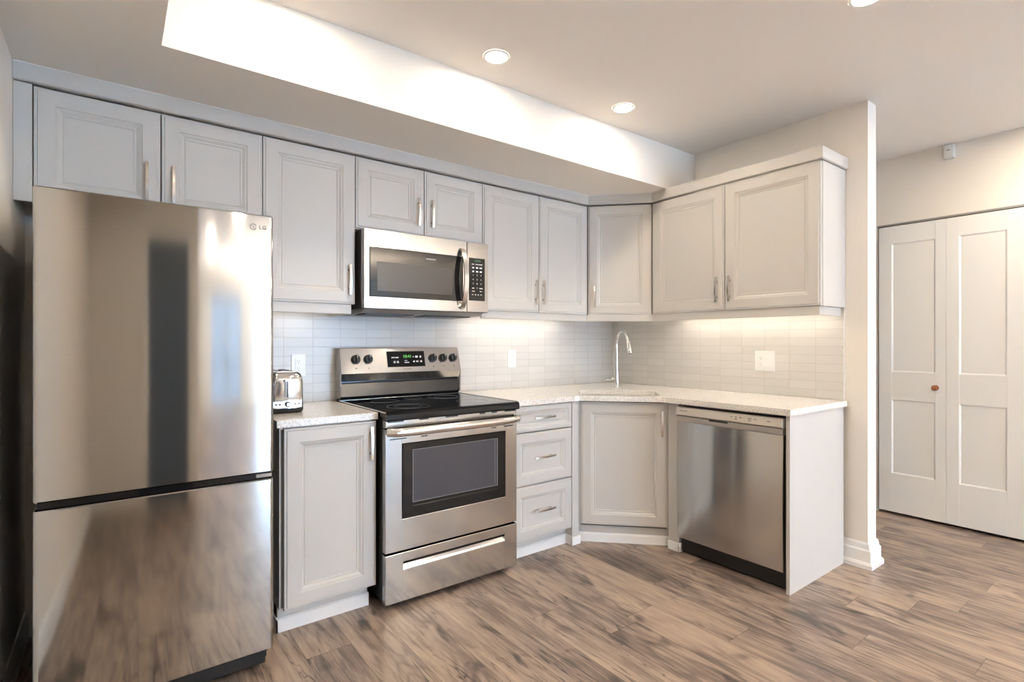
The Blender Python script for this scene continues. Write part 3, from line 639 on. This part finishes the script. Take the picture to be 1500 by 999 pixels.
mb = MB(); mb.box(wx0+.0005, wx1-.0005, -.0008, .02, wz0+.0005, wz1-.0005, .002); obj('window', mb, black_gl, d, FM)
mb = MB(); mb.box(1.074, 1.522, -.0014, -.0004, 1.504, 1.655); obj('window_screen', mb, mesh_gl, d, FM)
text('lettering', 'FRIGIDAIRE', .0120, FM @ Matrix.Translation((1.384, -.0011, 1.6935)), ink_w, d)
mb = MB(); n = 18; rg = []
for k in range(n+1):
    s = k/n; z = 1.432+(1.772-1.432)*s; y = -.008-.046*math.sin(PI*s)**.75; hw = .0135
    rg.append([(1.581-hw, y-.004, z), (1.581+hw, y-.004, z), (1.581+hw, y+.004, z), (1.581-hw, y+.004, z)])
mb.loft(rg); mb.box(1.570, 1.592, -.012, .0, 1.428, 1.444, .003); mb.box(1.570, 1.592, -.012, .0, 1.760, 1.776, .003); obj('handle', mb, steel_b, d, FM, smooth=True)
mb = MB(); mb.box(SX+.0012, MX1, .0, .036, MZ0, MZ1, .003); cp = obj('control_panel', mb, steel_r, t, FM)
mb = MB(); mb.box(1.630, 1.741, -.001, .004, 1.480, 1.729, .001); obj('keypad', mb, black_gl, cp, FM)
text('clock_digits', '10:41', .021, FM @ Matrix.Translation((1.690, -.0013, 1.712)), green_dim, cp)
mb = MB()
for z, ws_, h in ((1.692, ((1.657, .016), (1.685, .018), (1.710, .026)), .0045), (1.672, ((1.659, .012), (1.686, .014), (1.712, .016)), .008), (1.650, ((1.659, .011), (1.686, .014), (1.712, .014)), .008), (1.553, ((1.659, .014), (1.713, .022)), .005), (1.535, ((1.660, .018), (1.712, .014)), .003), (1.515, ((1.655, .008), (1.675, .008), (1.694, .008), (1.714, .008)), .004)):
    for u, w in ws_: mb = MB(); mb.box(u-w/2, u+w/2, -.0014, -.0009, z-h/2, z+h/2); obj('keypad_mark', mb, ink_w, cp, FM)
for r, row in enumerate(('123', '456', '789', ' 0 ')):
    for q, ch in enumerate(row):
        if ch != ' ': text('keypad_digit', ch, .0115, FM @ Matrix.Translation((1.659+.027*q, -.0013, 1.628-.0247*r)), ink_w, cp)

# ------------------------------------------------------------------ dishwasher
t = thing('dishwasher', 'built-in stainless dishwasher under the right end of the countertop', 'dishwasher', (2.9, 1.567, 0))
FW = Fr((2.625, 0, 0), (0, -1, 0)); a0, a1 = -1.876, -1.264
mb = MB(); mb.box(a0+.006, a1-.003, .040, .56, .012, .856); mb.box(a0+.02, a1-.003, .036, .05, .865, .8775, mi=1); obj('tub', mb, [black_pl, gap_shade], t, FW)
mb = MB(); mb.box(a0+.004, a1-.001, .055, .075, .004, .105); obj('kick_plate', mb, black_pl, t, FW)
mb = MB(); n = 10; rg = []
for k in range(n+1):
    s = k/n; z = .100+(.776-.100)*s; y = .004-.008*math.sin(PI*min(1, s*1.02))
    rg.append([(a0, .036, z), (a0, y+.003, z), (a0+.004, y, z), (a1-.004, y, z), (a1, y+.003, z), (a1, .036, z)])
mb.loft(rg); d = obj('door', mb, steel_d, t, FW, smooth=True)
mb = MB(); mb.prism([(.036, .777), (.001, .777), (-.003, .783), (-.001, .808), (.008, .813), (.036, .813)], 'x', a0, a1); mb.box(-1.665, -1.555, -.0022, .004, .800, .8085, mi=1); hd = obj('handle_lip', mb, [silver_pl, black_pl], t, FW)
mb = MB(); mb.prism([(.036, .8132), (.0, .8132), (-.008, .818), (-.006, .856), (-.001, .860), (.036, .860)], 'x', a0, a1); pn = obj('control_panel', mb, panel_pl, t, FW)
FW2 = FW @ Matrix.Translation((0, -.0078, 0))
text('lettering', 'FRIGIDAIRE', .0100, FW2 @ Matrix.Translation((-1.826, .0005, .842)), ink_d, pn)
mb = MB()
for u, z, w in ((-1.53, .842, .010), (-1.505, .842, .012), (-1.505, .832, .012), (-1.48, .842, .014), (-1.43, .842, .020), (-1.43, .832, .016), (-1.40, .842, .010), (-1.33, .840, .016)):
    mb = MB(); mb.box(u-w/2, u+w/2, .0, .0016, z-.002, z+.002); obj('button_mark', mb, ink_d, pn, FW2)

# ------------------------------------------------------------------ toaster
t = thing('toaster', 'chrome two-slice toaster on the counter beside the refrigerator', 'toaster', (.63, 2.66, .91))
tx0, tx1, ty0, ty1 = .552, .708, 2.548, 2.815
def rr2(x0, x1, y0, y1, r, z, n=5):
    o = []
    for cx, cy, a0 in ((x1-r, y1-r, 0), (x0+r, y1-r, PI/2), (x0+r, y0+r, PI), (x1-r, y0+r, 3*PI/2)):
        for k in range(n+1): a = a0+PI/2*k/n; o.append((cx+r*math.cos(a), cy+r*math.sin(a), z))
    return o
mb = MB(); mb.loft([rr2(tx0+.006, tx1-.006, ty0+.008, ty1-.004, .03, .912), rr2(tx0, tx1, ty0+.002, ty1, .032, .92), rr2(tx0, tx1, ty0, ty1, .032, .935)]); 
for a, b in ((tx0+.03, ty0+.04), (tx1-.03, ty0+.04), (tx0+.03, ty1-.04), (tx1-.03, ty1-.04)): mb.cyl((a, b, .910), (a, b, .914), .010, n=12)
obj('base', mb, black_pl, t, smooth=True)
lv_ = [(0, .935), (.001, .95), (.002, 1.05), (.005, 1.075), (.012, 1.092), (.024, 1.101), (.036, 1.103)]
mb = MB(); mb.loft([rr2(tx0+i, tx1-i, ty0+i, ty1-i, max(.012, .032-i*.4), z) for i, z in lv_]); mb.box(tx0+.042, tx0+.066, ty0+.05, ty1-.04, 1.1025, 1.1042, mi=1); mb.box(tx1-.066, tx1-.042, ty0+.05, ty1-.04, 1.1025, 1.1042, mi=1)
sh = obj('shell', mb, [chrome, black_pl], t, smooth=True)
cxm = (tx0+tx1)/2
mb = MB()
poly = [(cxm-.056, .972), (cxm+.056, .972)]+[(cxm+.056*math.cos(a), 1.035+.038*math.sin(a)) for a in [PI*k/12 for k in range(13)]]
mb.prism(poly, 'y', ty0-.004, ty0+.01, bev=.0015); mb.box(cxm-.003, cxm+.003, ty0-.0046, ty0, .985, 1.055, mi=1); mb.box(cxm-.016, cxm-.004, ty0-.0046, ty0, .985, 1.055, mi=2)
obj('lever_plate', mb, [steel_b, black_pl, grey_pl], sh, smooth=True)
mb = MB(); mb.box(cxm-.020, cxm+.014, ty0-.026, ty0-.004, 1.058, 1.070, .004); obj('lever', mb, chrome, sh)
mb = MB(); mb.box(tx0+.014, tx1-.014, ty0-.004, ty0+.012, .938, .970, .003); cpn = obj('control_strip', mb, steel_b, sh)
mb = MB(); mb.cyl((cxm, ty0-.004, .954), (cxm, ty0-.018, .954), .0125, .011, n=24, bev=.001); mb.cyl((cxm, ty0-.018, .954), (cxm, ty0-.0185, .954), .008, n=20, mi=1); obj('dial', mb, [black_pl, chrome], sh, smooth=True)
for u in (cxm-.05, cxm-.034, cxm+.034, cxm+.05):
    mb = MB(); mb.cyl((u, ty0-.004, .954), (u, ty0-.008, .954), .0055, n=16); obj('button', mb, grey_pl, sh, smooth=True)

# ------------------------------------------------------------------ wall plates, sensor, lamps
def outlet(x, z, label):
    t = thing('wall_outlet', label, 'outlet', (x, YB-.009, z-.06)); F = Fr((0, YB-.009, 0), (1, 0, 0))
    mb = MB(); mb.box(x-.037, x+.037, -.0055, 0, z-.0605, z+.0605, .002); obj('plate', mb, plate_w, t, F)
    mb = MB(); mb.box(x-.0165, x+.0165, -.0072, -.004, z-.033, z+.033, .001)
    for dz in (-.019, .019):
        for dx, h in ((-.006, .008), (.006, .007)): mb.box(x+dx-.0008, x+dx+.0008, -.0075, -.007, z+dz-h/2+.003, z+dz+h/2+.003, mi=1)
        mb.cyl((x, -.007, z+dz-.007), (x, -.0075, z+dz-.007), .0022, n=10, mi=1)
    obj('socket', mb, [plate_w, slot_d], t, F)
outlet(.790, 1.114, 'white wall outlet on the backsplash left of the range, behind the toaster'); outlet(2.238, 1.120, 'white wall outlet on the backsplash right of the range')
t = thing('wall_switch', 'double white outlet and switch plate on the side wall above the dishwasher', 'switch', (XW-.009, 1.69, 1.06)); F = Fr((XW-.009, 0, 0), (0, -1, 0)); u_, z_ = -1.690, 1.119
mb = MB(); mb.box(u_-.063, u_+.063, -.006, 0, z_-.063, z_+.063, .002); obj('plate', mb, plate_w, t, F)
mb = MB(); mb.box(u_-.040, u_-.007, -.0078, -.004, z_-.033, z_+.033, .001)
for dz in (-.019, .019):
    for dx in (-.006, .006): mb.box(u_-.0235+dx-.0008, u_-.0235+dx+.0008, -.0082, -.0076, z_+dz, z_+dz+.008, mi=1)
    mb.cyl((u_-.0235, -.0076, z_+dz-.007), (u_-.0235, -.0082, z_+dz-.007), .0022, n=10, mi=1)
obj('socket', mb, [plate_w, slot_d], t, F)
mb = MB(); mb.prism([(-.004, z_-.033), (-.0125, z_-.033), (-.0065, z_+.033), (-.004, z_+.033)], 'x', u_+.007, u_+.040); obj('rocker', mb, plate_w, t, F)
t = thing('motion_sensor', 'small white motion sensor high on the hall wall above the bifold door', 'sensor', (XF+.015, 1.044, 2.47)); F = Fr((XF+.015, 0, 0), (0, -1, 0)); u_, z_ = -1.044, 2.512
mb = MB(); mb.prism([(0, z_-.045), (-.020, z_-.045), (-.036, z_-.036), (-.040, z_+.040), (-.034, z_+.045), (0, z_+.045)], 'x', u_-.028, u_+.028, bev=.004); obj('case', mb, plate_w, t, F, smooth=True)
mb = MB(); mb.box(u_-.010, u_+.008, -.0400, -.034, z_+.006, z_+.011, .001); obj('lens_slot', mb, slot_d, t, F)

def downlight(x, y, label, far=False, first=[None]):
    if first[0] is None:
        t = thing('recessed_light', label, 'ceiling light', (x, y, ZC))
        mb = MB(); n = 40
        def rg(r, z): return [(x+r*math.cos(2*PI*k/n), y+r*math.sin(2*PI*k/n), z) for k in range(n)]
        mb.loft([rg(.050, ZC-.0015), rg(.050, ZC-.005), rg(.060, ZC-.0045), rg(.0625, ZC-.0002)], close_bottom=False, close_top=False); obj('trim_ring', mb, white_trim, t, smooth=True)
        mb = MB(); mb.cyl((x, y, ZC-.0005), (x, y, ZC-.0035), .0505, n=40); obj('lens', mb, lens, t)
        first[0] = t; return t
    s = first[0]; t = s.copy(); COL.objects.link(t); t.location = (x, y, ZC); t['label'] = label
    for ch in s.children:
        q = ch.copy(); COL.objects.link(q); q.parent = t
        if far and ch.name.startswith('lens'): q.data = ch.data.copy(); q.data.materials[0] = lens_fill
    return t
downlight(1.414, 1.995, 'lit round recessed ceiling light beside the soffit, over the range')
downlight(2.298, 1.998, 'lit round recessed ceiling light beside the soffit, over the corner sink')
downlight(2.306, .79, 'lit round recessed ceiling light at the top edge of the picture, over the dishwasher floor')
downlight(.530, 1.995, 'lit round recessed ceiling light beside the soffit, over the refrigerator corner, above the picture')
downlight(.530, .79, 'lit round recessed ceiling light in front of the refrigerator, above the picture')
downlight(1.414, .79, 'lit round recessed ceiling light over the middle of the kitchen floor, above the picture')
for k, (x, y) in enumerate(((1.2, -1.4), (2.8, -1.4), (1.2, -3.6), (3.2, -3.6), (3.95, .35))):  # unseen ceiling lamps added for bounce light and a brighter bifold door
    downlight(x, y, 'added unseen recessed ceiling light in the living room, ' + ('near left', 'near right', 'far left', 'far right', 'in front of the bifold door')[k], True)

# unseen uplighter lamps added behind the camera to brighten the ceiling
def uplighter(x, y, label):
    t = thing('added_floor_lamp', label, 'lamp', (x, y, 0))
    mb = MB(); mb.cyl((x, y, 0), (x, y, .022), .14, .135, n=36, bev=.004); obj('base', mb, nickel, t, smooth=True)
    mb = MB(); mb.cyl((x, y, .022), (x, y, 1.72), .012, n=16); obj('pole', mb, nickel, t, smooth=True)
    mb = MB(); n = 36
    def rg(r, z): return [(x+r*math.cos(2*PI*k/n), y+r*math.sin(2*PI*k/n), z) for k in range(n)]
    mb.loft([rg(.02, 1.715), rg(.09, 1.735), rg(.155, 1.79), rg(.17, 1.83), rg(.165, 1.83), rg(.15, 1.795), rg(.085, 1.745), rg(.02, 1.74)]); obj('shade', mb, nickel, t, smooth=True)
    mb = MB(); mb.cyl((x, y, 1.76), (x, y, 1.775), .085, .08, n=32, bev=.003); obj('bulb', mb, bulb_m, t)
uplighter(2.9, -4.9, 'added unseen uplighter floor lamp near the windows at the far end of the living room'); uplighter(3.2, -2.9, 'added unseen uplighter floor lamp in the middle of the living room')
# repeats of one kind share a group phrase
GROUPS = {'wall_cabinet': 'grey wall cabinets', 'base_cabinet': 'grey base cabinets', 'countertop': 'speckled quartz countertops', 'backsplash': 'tile backsplashes', 'light_rail': 'light rails under the wall cabinets',
          'under_cabinet_light': 'light strips under the wall cabinets', 'added_floor_lamp': 'added unseen uplighter floor lamps in the living room', 'wall_outlet': 'white outlets on the backsplash', 'recessed_light': 'round recessed ceiling lights'}
for o in S.objects:
    if o.parent is None and o.name.split('.')[0] in GROUPS: o['group'] = GROUPS[o.name.split('.')[0]]
